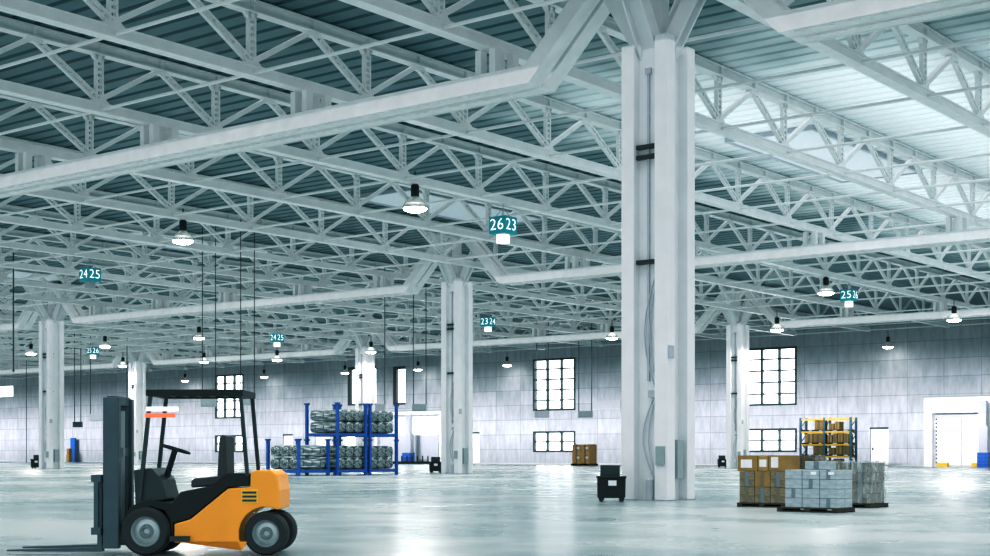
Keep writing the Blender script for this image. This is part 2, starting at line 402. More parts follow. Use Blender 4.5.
# grey guide posts with stacks of blue crates in front of the portals
for px, w, top, lab in ((984, 8.5, 400.5, 'grey guide post beside the loading dock doors, behind blue drums'),
                        (409.5, 6.5, 414.5, 'grey guide post in front of the left portal, behind the blue crates')):
    Y = WY - 1.6; x, z = at_y(px, top, Y); a = ray(px); ww = w * (Y / a[1]) / F / 0.94
    t = thing('guide_post', lab, 'post', (x, Y, 0))
    MB().box(-ww / 2, -0.3, 0, ww / 2, 0.3, z * 0.62).build('lower_post', M['lightgrey'], t)
    MB().box(-ww / 2, -0.3, z * 0.62, ww / 2 - 0.12, 0.3, z).build('upper_post', M['lightgrey'], t)
def drum(label, x, y, z, r, h, g, m):
    t = thing('drum', label, 'drum', (x, y, z), 0, g)
    MB().lathe([(r * 0.95, 0), (r, 0.03), (r, h * 0.32), (r * 1.04, h * 0.35), (r, h * 0.38), (r, h * 0.64), (r * 1.04, h * 0.67), (r, h * 0.7), (r, h - 0.03), (r * 0.95, h)], n=16).build('drum_shell', m, t, smooth=True)
    MB().lathe([(r * 0.9, 0), (r * 0.9, 0.03), (r * 0.3, 0.035)], (0, 0, h), n=16).build('lid', m, t)
Y = WY - 2.6
x, z = at_y(984, 452, Y)
hh = (1.15 + (454 - 452.5) / F * 136) / 4
for k in range(4):
    lab = ['blue crate at the bottom of the stack beside the dock doors', 'blue crate second from the floor beside the dock doors',
           'blue crate third from the floor beside the dock doors', 'blue crate topmost of the stack beside the dock doors'][k]
    def crate(label, x, y, z, w, d, h, g):
        t = thing('plastic_crate', label, 'crate', (x, y, z), 0, g)
        b = MB(); wl = 0.04
        b.box(-w / 2, -d / 2, 0, w / 2, d / 2, 0.05).box(-w / 2, -d / 2, 0.05, -w / 2 + wl, d / 2, h - 0.06).box(w / 2 - wl, -d / 2, 0.05, w / 2, d / 2, h - 0.06)
        b.box(-w / 2 + wl, -d / 2, 0.05, w / 2 - wl, -d / 2 + wl, h - 0.06).box(-w / 2 + wl, d / 2 - wl, 0.05, w / 2 - wl, d / 2, h - 0.06)
        b.build('crate_body', M['barrel'], t)
        MB().box(-w / 2 - 0.03, -d / 2 - 0.03, h - 0.08, w / 2 + 0.03, d / 2 + 0.03, h - 0.012).build('rim', M['barrel'], t)
    crate(lab, x, Y, k * hh, 0.95, 0.8, hh, 'blue crates beside the dock doors')
x, _ = at_y(408.5, 452, Y); hh = 1.3 / 3
for k in range(3):
    crate(['blue crate at the bottom of the stack by the left portal post', 'blue crate in the middle of the stack by the left portal post',
           'blue crate on top of the stack by the left portal post'][k], x, Y, k * hh, 1.15, 0.9, hh, 'blue crates by the left portal')
# yellow dock bumpers
for px0, px1, lab in ((937.5, 948, 'yellow dock bumper at the left door leaf'), (972, 979.5, 'yellow dock bumper beside the blue crates')):
    x0, x1 = at_wall(px0, 0.9), at_wall(px1, 0.9)
    t = thing('dock_bumper', lab, 'bumper', ((x0 + x1) / 2, WY - 0.9, 0), 0, 'yellow dock bumpers')
    w = x1 - x0
    MB().box(-w / 2, -0.2, 0.0, w / 2, 0.2, 0.36).build('bumper_block', M['bumper'], t, bevel=0.03)
    MB().box(-w / 2 + 0.1, -0.22, 0.12, w / 2 - 0.1, -0.2, 0.25).build('dark_strip', M['rackyel'], t)
# low black barrier with posts
x0, x1 = at_wall(392, 2.2), at_wall(436, 2.2)
t = thing('barrier_rail', 'low black barrier rail with short posts below the left portal', 'barrier', ((x0 + x1) / 2, WY - 3.4, 0))
w = x1 - x0
MB().box(-w / 2, -0.12, 0.0, w / 2, 0.10, 0.28).build('rail', M['black'], t)
for k in range(9):
    MB().box(-w / 2 + 0.2 + k * (w - 0.4) / 8 - 0.05, -0.05, 0.28, -w / 2 + 0.2 + k * (w - 0.4) / 8 + 0.05, 0.05, 0.95).build('post', M['black'], t)
# blue board with tan carton behind the left column
x, z = at_y(71.4, 438, WY - 1.0)
t = thing('blue_board', 'tall blue board standing against the back wall behind the left column', 'board', (x, WY - 0.7, 0))
MB().box(-0.55, -0.1, 0, 0.55, 0.1, z).build('board_panel', M['bluedoor'], t)
MB().box(-0.55, 0.1, 0, -0.45, 0.5, 0.1).box(0.45, 0.1, 0, 0.55, 0.5, 0.1).build('foot', M['dark'], t)
x, z = at_y(69.3, 448.5, WY - 2)
t = thing('carton', 'tan carton stack leaning beside the tall blue board', 'box', (x, WY - 2, 0))
MB().box(-0.32, -0.3, 0, 0.32, 0.3, z - 0.9).build('carton_body', M['carton2'], t)
MB().box(-0.26, -0.25, z - 0.9, 0.3, 0.25, z).build('upper_carton', M['carton'], t)

# ------------------------------------------------------------------ roof trusses
def build_truss():
    t = thing('roof_truss', 'x', 'roof truss', (0, 0, 0))
    y0, y1 = NODES[0] - 2.5, WY - 0.02
    tc = MB()
    tc.box(-0.19, y0, ZT1 - 0.05, 0.19, y1, ZT1).box(-0.19, y0, ZT0, 0.19, y1, ZT0 + 0.05).box(-0.05, y0, ZT0 + 0.05, 0.05, y1, ZT1 - 0.05)
    for n in NODES:
        for off in (0, PITCH / 2):
            tc.box(-0.16, n + off - 0.05, ZT0 + 0.05, 0.16, n + off + 0.05, ZT1 - 0.05)
        tc.box(-0.1, n + PITCH / 2 - 0.28, ZT0 - 0.14, 0.1, n + PITCH / 2 + 0.28, ZT0)
        tc.prism([(n - 0.32, ZT0), (n + 0.22, ZT0), (n + 0.12, ZT0 - 0.16), (n - 0.18, ZT0 - 0.16)], -0.07, 0.07, 'x')
    tc.build('top_chord', M['steel'], t)
    bc = MB()
    y1b = NODES[-1] + 0.5
    bc.box(-0.2, y0, ZB0, 0.2, y1b, ZB0 + 0.06).box(-0.17, y0, ZB1 - 0.05, 0.17, y1b, ZB1).box(-0.12, y0, ZB0 + 0.06, 0.14, y1b, ZB1 - 0.05)
    for n in NODES:
        bc.prism([(n - 0.38, ZB1), (n + 0.38, ZB1), (n + 0.22, ZB1 + 0.14), (n - 0.22, ZB1 + 0.14)], -0.09, 0.09, 'x')
    bc.build('bottom_chord', M['steel'], t)
    n = NODES[0]
    v = MB()
    for s in (-1, 1): v.box(-0.07, s * 0.11 - 0.035, ZB1 - 0.02, 0.07, s * 0.11 + 0.035, ZT0 + 0.02)
    for k in range(7): v.box(-0.06, -0.08, ZB1 + 0.2 + k * 0.19, 0.06, 0.08, ZB1 + 0.27 + k * 0.19)
    vo = v.build('vertical_strut', M['steel'], t); vo.location.y = n
    d1 = MB(); P0 = Vector((0, 0, ZB1 + 0.1)); P1 = Vector((0, -PITCH / 2 + 0.12, ZT0 - 0.05))
    dirv = (P1 - P0).normalized(); nrm = Vector((0, -dirv.z, dirv.y))
    for s in (-1, 1): d1.bar(P0 + nrm * (0.085 * s), P1 + nrm * (0.085 * s), 0.13, 0.07, up=nrm)
    L = (P1 - P0).length
    for k in range(6):
        c = P0 + dirv * (0.35 + k * (L - 0.6) / 5); d1.bar(c - nrm * 0.06, c + nrm * 0.06, 0.11, 0.08, up=dirv)
    do1 = d1.build('diagonal_brace', M['steel'], t); do1.location.y = n
    d2 = MB(); P1 = Vector((0, PITCH / 2 - 0.12, ZT0 - 0.05))
    d2.bar(P0, P1, 0.17, 0.15)
    do2 = d2.build('diagonal_brace', M['steel'], t); do2.location.y = n
    for m in NODES[1:]:
        for src in (vo, do1, do2):
            c = src.copy(); COL.objects.link(c); c.parent = t; c.location.y = m
    return t
TX0, TS = -16.85, 7.15
TRX = [TX0 + TS] + [TX0 - TS * k for k in range(0, 26)]
tr0 = build_truss()
for i, X in enumerate(TRX):
    o = tr0 if i == 0 else copy_tree(tr0)
    o.location.x = X
    if i == 0: lab = 'white steel roof truss, second to the right of the big front column'
    elif i == 1: lab = 'white steel roof truss just right of the big front column'
    else: lab = 'white steel roof truss running to the back wall, %s left of the big front column' % ORD[i - 2]
    tag(o, lab, 'roof truss', 'parallel white roof trusses')

# thin tie bars across the trusses at every bottom node
tb = MB().tube([(TRX[-1] - 1, 0, 0), (XR - 1, 0, 0)], 0.055, 8)
first = None; front = [n for n in NODES if n > ROW1]; back = [n for n in NODES if n < ROW1]
for n in NODES[1:]:
    if abs(n - ROW3) < 0.8: continue
    if first is None: o = first = tb.build('tie_bar', M['steel'], smooth=True)
    else: o = first.copy(); COL.objects.link(o)
    o.location = (0, n, ZB0 + 0.11)
    if n > ROW1: lab = 'thin white tie bar under the trusses, %s beyond the big front column' % ORD[front.index(n)]
    else: lab = 'thin white tie bar under the trusses, %s before the big front column' % ORD[len(back) - 1 - back.index(n)]
    tag(o, lab, 'tie bar', 'tie bars across the trusses')

# skylight boxes between the trusses
for k in range(5):
    X1 = -25.3 - 3 * TS * k; X0 = X1 - 4.0
    t = thing('ceiling_skylight', 'pale rectangular skylight panel in the teal roof, %s from the big front column' % ORD[k], 'skylight', ((X0 + X1) / 2, 58.6, ZD - 0.15), 0, 'skylight panels in the roof')
    w, l = (X1 - X0) / 2, 5.7
    MB().box(-w + 0.15, -l + 0.15, 0.0, w - 0.15, l - 0.15, 0.05).build('diffuser', M['skylight'], t)
    MB().box(-w, -l, -0.05, -w + 0.15, l, 0.145).box(w - 0.15, -l, -0.05, w, l, 0.145).box(-w + 0.15, -l, -0.05, w - 0.15, -l + 0.15, 0.145).box(-w + 0.15, l - 0.15, -0.05, w - 0.15, l, 0.145).build('curb', M['lightgrey'], t)

# ------------------------------------------------------------------ steel columns
CA, CBX, CT = 0.4825, 0.185, 11.3
def build_column(detail):
    t = thing('steel_column', 'x', 'column')
    for sx in (-1, 1):
        for sy in (-1, 1):
            top = CT if (sx, sy) != (1, -1) else CT + 0.12
            MB().box(sx * CA - CBX, sy * CA - CBX, 0.02, sx * CA + CBX, sy * CA + CBX, top).build('corner_post', M['column'], t, bevel=0.012, segs=1)
    q = CA - CBX + 0.005; g = 0.40
    MB().box(-q, -g - 0.02, 0.02, q, -g + 0.02, CT - 0.1).build('web_panel', M['column'], t)
    MB().box(-q, g - 0.02, 0.02, q, g + 0.02, CT - 0.1).build('web_panel', M['column'], t)
    MB().box(g - 0.02, -q, 0.02, g + 0.02, q, CT - 0.1).build('web_panel', M['column'], t)
    MB().box(-g - 0.02, -q, 0.02, -g + 0.02, q, CT - 0.1).build('web_panel', M['column'], t)
    MB().box(-0.69, -0.69, 0, 0.69, 0.69, 0.02).build('base_plate', M['grey'], t)
    for z, n in ((8.45, 2), (5.85, 1)):
        b = MB()
        for k in range(n):
            for s in (-1, 1):
                b.box(-q, s * (g + 0.02), z + k * 0.25, q, s * (g + 0.16), z + k * 0.25 + 0.1)
                b.box(s * (g + 0.02), -q, z + k * 0.25, s * (g + 0.16), -q + 0.1, z + k * 0.25 + 0.1)
        b.build('clamp_band', M['band'], t)
    # head: centre post, four raking struts and a header beam under the deck
    MB().box(-0.2, -0.2, CT - 0.3, 0.2, 0.2, 13.95).build('king_post', M['column'], t)
    for sx, sy in ((1, 0), (-1, 0), (0, 1), (0, -1)):
        L = 1.35 if sx else 2.2; zt = 12.85 if sx else 13.92
        b = MB(); p = Vector((sx * 0.25, sy * 0.25, CT - 0.25)); e = Vector((sx * L, sy * L, zt))
        side = Vector((-sy, sx, 0))
        d = (e - p).normalized(); nrm = d.cross(side).normalized()
        w = 0.2 if sx else 0.27
        for s in (-1, 1): b.bar(p + side * (s * (w - 0.03)), e + side * (s * (w - 0.03)), 0.06, 0.4, up=nrm)
        b.bar(p + nrm * 0.0, e + nrm * 0.0, 2 * w - 0.12, 0.08, up=nrm)
        b.build('raking_strut', M['column'], t)
    MB().box(-0.2, -2.7, 13.9, 0.2, 2.7, 14.26).build('header_beam', M['column'], t)
    if detail:
        MB().box(0.36, -CA - CBX - 0.05, 0.88, 0.60, -CA - CBX, 1.34).build('switch_panel', M['grey'], t)
        MB().box(CA + CBX, -0.64, 3.5, CA + CBX + 0.05, -0.42, 3.8).build('socket_box', M['lightgrey'], t)
        MB().box(g + 0.02, -0.1, 0.55, g + 0.22, 0.18, 1.5).build('cable_cabinet', M['grey'], t)
        MB().box(-0.08, -g - 0.1, CT - 0.75, 0.08, -g - 0.02, CT - 0.6).box(-0.03, -g - 0.08, 2.95, 0.03, -g - 0.02, CT - 0.75).build('conduit', M['lightgrey'], t)
        MB().lathe([(0.105, 0), (0.105, 0.5), (0.06, 0.54)], (0.1, -g - 0.14, 0.02), 12).build('floor_socket_pipe', M['lightgrey'], t, smooth=True)
        for k, (x0, b) in enumerate(((0.06, 0.2), (0.12, 0.14))):
            pts = [(x0 + 0.12 - b * math.sin(PI * u) * 1.6, -g - 0.08, 0.55 + 2.0 * u) for u in [i / 12 for i in range(13)]]
            MB().tube(pts, 0.02, 6).build('cable', M['lightgrey'], t, smooth=True)
            pts = [(p[0] + 0.04, p[1], 2.75 + (p[2] - 0.55) * 1.4) for p in pts]
            MB().tube(pts, 0.02, 6).build('cable', M['lightgrey'], t, smooth=True)
        MB().box(0.02, -g - 0.12, 2.55, 0.26, -g - 0.02, 2.72).build('cable_bracket', M['lightgrey'], t)
    return t
COLS = [((-18.89, ROW1), 'massive white steel column in front, standing beside the largest black bin', True),
        ((-53.95, ROW2), 'white steel column in the middle, between blue pipe racks and back windows', True),
        ((-94.1, ROW2), 'white steel column at left, with a small black bin at its foot', True),
        ((-54.6, ROW3), 'white steel column right of the massive one, before the right windows', True),
        ((-94.8, ROW3), 'white steel column behind the blue pipe racks', False),
        ((-129.4, ROW3), 'far white steel column partly hidden by the forklift mast and guard', False),
        ((-18.4, ROW2), 'white steel column beyond the right edge, holding the middle girder', False)]
c0 = build_column(True)
for i, ((x, y), lab, det) in enumerate(COLS):
    o = c0 if i == 0 else copy_tree(c0)
    o.location = (x, y, 0); tag(o, lab, 'column', 'white steel columns')

# ------------------------------------------------------------------ girders hung between the columns
GZ0, GZ1 = 10.9, 11.33
KD = 3.6
def girder(xa, xb, y, label, ends=(True, True)):
    t = thing('hung_girder', label, 'girder', (0, y, 0), 0, 'girders between the columns')
    tk = (GZ1 - GZ0) * math.tan(PI / 8)
    ka, kb = xa + KD, xb - KD                      # bottom kinks
    for s in (-1, 1):
        y0, y1 = (-0.6, -0.07) if s < 0 else (0.07, 0.6)
        m = MB().prism([(ka, GZ0), (kb, GZ0), (kb - tk, GZ1), (ka + tk, GZ1)], y0, y1, 'y')
        yo = s * 0.6
        x = ka + 0.3
        m2 = MB()
        m.box(ka, yo - 0.02 if s > 0 else yo - 0.03, GZ0 - 0.015, kb, yo + 0.03 if s > 0 else yo + 0.02, GZ0 - 0.001)
        m.box(ka + tk, yo - 0.02 if s > 0 else yo - 0.03, GZ1, kb - tk, yo + 0.03 if s > 0 else yo + 0.02, GZ1 + 0.03)
        m.build('lower_beam', M['steel'], t)
    # notched stiffening strips along the edges of the underside
    nn = int((kb - ka - 0.8) / 0.62)
    for yo in (-0.55, 0.1):
        poly = [(ka + 0.3, GZ0 - 0.016)]
        for k in range(nn):
            xx = ka + 0.4 + k * 0.62
            poly += [(xx, GZ0 - 0.03), (xx, GZ0 - 0.06), (xx + 0.36, GZ0 - 0.06), (xx + 0.36, GZ0 - 0.03)]
        poly.append((kb - 0.3, GZ0 - 0.016))
        MB().prism(poly, yo - 0.03, yo + 0.03, 'y').build('stiffener_strip', M['steel'], t)
    # raking arms to the column heads
    rise = 14.2 - GZ0
    for ex, kk, dr in ((xa, ka, -1), (xb, kb, 1)):
        for s in (-1, 1):
            y0, y1 = (-0.6, -0.07) if s < 0 else (0.07, 0.6)
            xt = kk + dr * rise
            poly = [(kk, GZ0), (xt, 14.2), (xt - dr * (GZ1 - GZ0) * 1.414, 14.2), (kk - dr * tk, GZ1)]
            MB().prism(poly, y0, y1, 'y').build('raking_arm', M['steel'], t)
        b = MB()
        for k in range(6):
            u = 0.5 + k * 0.5
            cx, cz = kk + dr * u - dr * 0.1, GZ0 + u + 0.12
            b.bar((cx, -0.07, cz), (cx, 0.07, cz), 0.22, 0.06, up=(-dr, 0, 1))
        b.build('batten', M['steel'], t)
    for X in TRX:
        if ka + 0.2 < X - 0.4 and X + 0.4 < kb - 0.2:
            for dy in (-0.4, 0.4):
                for dx in (-0.24, 0.24):
                    MB().box(X + dx - 0.1, dy - 0.13, GZ1, X + dx + 0.1, dy + 0.13, ZB0 - 0.003).build('stub_post', M['steel'], t)
    return t
girder(-53.95, -18.89, ROW1, 'big bent white girder from upper left to the massive front column')
girder(-18.89, 16.0, ROW1, 'bent white girder at upper right, from the massive front column outwards')
girder(-53.95, -18.4, ROW2, 'bent white girder from the middle column to the right edge')
girder(-94.1, -53.95, ROW2, 'bent white girder between the left column and the middle column')
girder(-129.4, -94.1, ROW2, 'bent white girder reaching left from the left column')
girder(-54.6, -19.0, ROW3, 'bent white girder over the right-hand windows, at the rearmost row')
girder(-94.8, -54.6, ROW3, 'bent white girder at the rear, from the column behind the blue racks rightwards')
girder(-129.4, -94.8, ROW3, 'bent white girder at the rear, left of the column behind the blue racks')
girder(-164.0, -129.4, ROW3, 'bent white girder at the rear, left of the column behind the forklift')

# ------------------------------------------------------------------ bell lamps
def build_lamp():
    t = thing('bell_lamp', 'x', 'lamp')
    MB().tube([(0, 0, 0.94), (0, 0, 1.5)], 0.035, 8).build('hanger', M['dark'], t)
    MB().lathe([(0.15, 0), (0.17, 0.04), (0.17, 0.44), (0.13, 0.5)], (0, 0, 0.46), 14).build('housing', M['black'], t, smooth=True)
    pr = [(0.5, 0.0), (0.505, 0.05), (0.47, 0.16), (0.38, 0.29), (0.26, 0.39), (0.16, 0.47), (0.14, 0.45), (0.24, 0.37), (0.36, 0.27), (0.45, 0.15), (0.48, 0.05), (0.48, 0.0)]
    MB().lathe(pr, n=24, closed=True).build('reflector', M['reflector'], t, smooth=True)
    MB().lathe([(0.10, -0.15), (0.3, -0.13), (0.44, -0.07), (0.47, 0.0), (0.47, 0.03)], n=24).build('lens', M['lens'], t, smooth=True)
    return t
LAMPS = [((415, 208), -38.3, 43.0, 'bell lamp, largest one, hanging left of the 26 23 sign'),
         ((183, 241), -52.6, 43.0, 'bell lamp hanging upper left, second largest, above the forklift'),
         ((826, 293), -38.3, 82.0, 'bell lamp hanging just left of the 25 26 sign at right'),
         ((954, 320), -38.3, 104.5, 'bell lamp nearest the right edge, over the loading dock'),
         ((777, 330), -52.6, 104.5, 'bell lamp right of the right column head, above the multi-pane window'),
         ((888, 347), -52.6, 127.2, 'bell lamp close to the back wall, over the white door at right'),
         ((612, 338), -67.0, 103.0, 'bell lamp just left of the massive front column'),
         ((31, 352), -123.6, 83.0, 'bell lamp at the left edge, left of the left column'),
         ((105, 346), -110.0, 82.2, 'bell lamp just right of the left column, above the 25 26 sign'),
         ((199, 338), -95.6, 81.2, 'bell lamp right of the left column, above a smaller lamp'),
         ((204, 362), -117.0, 102.0, 'small bell lamp directly below a larger lamp, left of the left window'),
         ((123, 366), -131.4, 101.3, 'small bell lamp above the far column behind the forklift'),
         ((277, 360), -110.0, 104.3, 'small bell lamp hanging under the 24 25 sign'),
         ((371, 352), -95.6, 103.0, 'bell lamp in front of the column behind the blue racks'),
         ((345, 373), -124.0, 127.2, 'small bell lamp close to the back wall, left of the racks column'),
         ((418, 369), -111.0, 127.2, 'small bell lamp between the narrow window and the middle column'),
         ((507, 364), -97.5, 127.2, 'small bell lamp close to the back wall, left of the middle windows'),
         ((185, 379), -152.0, 127.2, 'smallest bell lamp, near the wall left of the left window'),
         ((264, 376), -137.6, 127.2, 'small bell lamp near the wall right of the left window')]
l0 = build_lamp()
for i, ((px, py), X, Yg, lab) in enumerate(LAMPS):
    o = l0 if i == 0 else copy_tree(l0)
    d = -SI * X + CO * Yg
    # stay on the truss line (X) at the pixel's bearing, except close to the wall, where the row stands at Y
    if 95 < Yg < 110: Yg = 98.4
    if Yg > 95:
        x, z = at_y(px, py, Yg); p = (x, Yg, z)
    else:
        y, z = at_x(px, py, X); p = (X, y, z)
    o.location = (p[0], p[1], max(10.3, min(11.08, p[2])))
    tag(o, lab, 'lamp', 'bell lamps hanging from the trusses')
    L = bpy.data.lights.new('lamp_light', 'SPOT'); L.energy = 12 if Yg > 125 else 900; L.spot_size = R(166); L.spot_blend = 0.12; L.shadow_soft_size = 0.45; L.color = (1.0, 0.96, 0.9)
    lo = bpy.data.objects.new('lamp_light', L); COL.objects.link(lo); lo.location = (p[0], p[1], o.location.z - 0.12)

# ------------------------------------------------------------------ numbered signs
def text_mesh(s, size):
    cu = bpy.data.curves.new('num', 'FONT'); cu.body = s; cu.size = size; cu.align_x = 'CENTER'; cu.align_y = 'CENTER'; cu.extrude = 0.004
    cu.offset = -0.002; cu.space_character = 1.08
    ob = bpy.data.objects.new('num', cu); COL.objects.link(ob)
    dg = bpy.context.evaluated_depsgraph_get(); me = bpy.data.meshes.new_from_object(ob.evaluated_get(dg))
    bpy.data.objects.remove(ob); bpy.data.curves.remove(cu); return me
NUM = {}
def sign(px, pyc, X, s, left, right, label, lit=True):
    y, z = at_x(px, pyc, X); s2 = s / 2; hz = 0.72 * s / 0.84
    t = thing('aisle_sign', label, 'sign', (X, y, z), 0, 'teal numbered aisle signs')
    MB().box(-s2, -s2, -hz / 2, s2, s2, hz / 2).build('sign_box', M['teal'], t, bevel=0.015, segs=1)
    w = s * 0.24
    MB().box(-w, -w, -hz / 2 - 0.44 * s, w, w, -hz / 2).build('lamp_box', M['signlamp'] if lit else M['signoff'], t)
    for str_, face in ((left, 0), (right, 1), (left, 2), (right, 3)):
        if str_ not in NUM:
            me = text_mesh(str_, 0.68); me.materials.append(M['white']); NUM[str_] = me
        o = bpy.data.objects.new('number', NUM[str_]); COL.objects.link(o); o.parent = t
        a = face * PI / 2
        o.rotation_euler = (PI / 2, 0, a)
        nx, ny = math.sin(a), -math.cos(a)
        o.location = (nx * (s2 + 0.006), ny * (s2 + 0.006), 0); o.scale = (1.04 * s / 0.84, s / 0.84, 1)
    b = MB(); top = ZB0 - z; ap = hz / 2 + 0.42
    if top < ap + 0.05: ap = top * 0.6 + hz / 2 * 0.4
    for sx, sy in ((-1, -1), (1, 1), (-1, 1), (1, -1)): b.tube([(sx * s2 * 0.55, sy * s2 * 0.55, hz / 2 - 0.01), (0, 0, ap)], 0.014, 5)
    b.tube([(0, 0, ap - 0.02), (0, 0, max(top, ap + 0.02))], 0.014, 5)
    b.build('hanger_wire', M['grey'], t)
sign(503, 226, -38.3, 0.88, '26', '23', 'teal hanging sign with 26 and 23, nearest one, beside the massive column')
sign(849, 295.5, -38.3, 0.84, '25', '26', 'teal hanging sign with 25 and 26 at right, beside a bell lamp')
sign(90, 275, -67.0, 0.86, '24', '25', 'teal hanging sign with 24 and 25 at left, above an unlit grey box', False)
sign(488, 322, -67.0, 0.84, '23', '24', 'teal hanging sign with 23 and 24, right of the middle column')
sign(277, 338, -88.35, 0.84, '24', '25', 'small teal hanging sign with 24 and 25, above a bell lamp')
sign(93, 351, -116.9, 0.86, '25', '26', 'small teal hanging sign with 25 and 26, beside the left column')

# ------------------------------------------------------------------ hanging boxes on pairs of cables
def hung_box(px0, px1, py0, py1, t, label, m, cables):
    x0, y0, z1 = at_depth(px0, py0, t); x1, y1, z0 = at_depth(px1, py1, t)
    w = math.hypot(x1 - x0, y1 - y0); h = z1 - z0
    o = thing('hanging_box', label, 'hanging box', ((x0 + x1) / 2, (y0 + y1) / 2, z0), TH, 'boxes hung on cables')
    MB().box(-w / 2, -0.25, 0, w / 2, 0.25, h).build('box_body', m, o, bevel=0.02)
    MB().box(-w / 2 + 0.08, -0.27, 0.08, w / 2 - 0.08, -0.25, h - 0.08).build('front_panel', m, o)
    for c in cables:
        xx = (c - (px0 + px1) / 2) * t / F
        MB().tube([(xx, 0, h - 0.02), (xx, 0, ZT0 - z0)], 0.028 * t / 95, 6).build('cable', M['band'], o)
hung_box(534.5, 549.2, 411, 417.5, 134, 'pale box on two cables below the tall middle window', M['lightgrey'], (536.7, 548.3))
hung_box(578, 592.6, 411, 417.5, 134, 'grey box on two cables right of the tall middle window', M['grey'], (578.8, 591.7))
hung_box(412.3, 426.4, 404, 411.3, 98, 'grey box on two cables just left of the middle column', M['grey'], (413.4, 426.0))
hung_box(375.6, 385.2, 404, 411.3, 98, 'pale box on cables above the blue racks', M['lightgrey'], (384.8,))
hung_box(201.5, 216, 397, 406.8, 78, 'grey box on two cables left of the left multi-pane window', M['grey'], (202.4, 215.5))
hung_box(240, 254.6, 396, 405.2, 78, 'grey box on two cables right of the left multi-pane window', M['grey'], (240.6, 254.4))
hung_box(73.4, 82, 421.8, 427.2, 150, 'small dark box on two cables right of the left column', M['dark'], (74.5, 80.8))
hung_box(90, 128, 414, 421, 150, 'long pale box hung behind the forklift mast', M['lightgrey'], (90.5, 127))
for px, yb, t, lab in ((13.4, 372, 90, 'thick black cable hanging at the left edge by the low window'),
                       (26.4, 462.5, 170, 'long black cable hanging to the floor left of the left column')):
    x, y, z = at_depth(px, yb, t)
    o = thing('hanging_cable', lab, 'cable', (x, y, max(z, 0.02)))
    MB().tube([(0, 0, 0.1), (0, 0, ZT0 - max(z, 0.02))], 0.04, 6).build('cable_run', M['band'], o)
    MB().lathe([(0.06, 0), (0.06, 0.16), (0.03, 0.2)], n=8).build('plug', M['band'], o)
x0, z1 = at_y(592.5, 401, WY); x1, z0 = at_y(621, 409, WY)
t = thing('wall_board', 'pale rectangular board on the back wall left of the massive column', 'board', ((x0 + x1) / 2, WY - 0.06, z0))
MB().box((x0 - x1) / 2, -0.05, 0, (x1 - x0) / 2, 0.055, z1 - z0).build('board_panel', M['lightgrey'], t)
MB().box((x0 - x1) / 2, -0.06, 0, (x1 - x0) / 2, 0.05, 0.06).build('board_edge', M['kerb'], t)

# ------------------------------------------------------------------ black wheeled bins by the columns
def build_bin():
    t = thing('wheeled_bin', 'x', 'bin')
    b = MB().prism([(-0.37, 0.1), (0.37, 0.1), (0.38, 0.64), (-0.38, 0.64)], -0.3, 0.3, 'y')
    b.build('bin_body', M['black'], t, bevel=0.02)
    MB().box(-0.4, -0.33, 0.63, 0.4, 0.33, 0.68).build('rim', M['black'], t, bevel=0.012)
    MB().prism([(-0.3, 0.68), (0.22, 0.68), (0.22, 0.97), (-0.3, 0.98)], 0.0, 0.28, 'y').build('upper_hopper', M['dark'], t, bevel=0.012)
    MB().box(-0.08, -0.315, 0.43, 0.14, -0.302, 0.57).build('label_plate', M['paper'], t)
    for sx in (-1, 1):
        for sy in (-1, 1):
            w = MB().lathe([(0.02, -0.025), (0.065, -0.025), (0.07, 0), (0.065, 0.025), (0.02, 0.025)], (sx * 0.27, sy * 0.22, 0.07), 12, 'y').build('wheel', M['rubber'], t, smooth=True)
            MB().box(sx * 0.27 - 0.025, sy * 0.22 - 0.04, 0.06, sx * 0.27 + 0.025, sy * 0.22 + 0.04, 0.13).build('fork', M['dark'], w)
    return t
b0 = build_bin()
BINS = [(611.5, 501.4, 0.9, 'black wheeled bin with paper label left of the massive front column'),
        (436, 472.8, 1.0, 'small black wheeled bin left of the middle column'),
        (37.5, 468.6, 1.1, 'small black wheeled bin left of the left column'),
        (722.5, 467.6, 1.05, 'small dark wheeled bin left of the right column')]
for i, (px, py, s, lab) in enumerate(BINS):
    o = b0 if i == 0 else copy_tree(b0)
    x, y = ground(px, py); o.location = (x, y, 0); o.rotation_euler.z = TH * 0.85; o.scale = (s, s, s)
    tag(o, lab, 'bin', 'black wheeled bins at the columns')

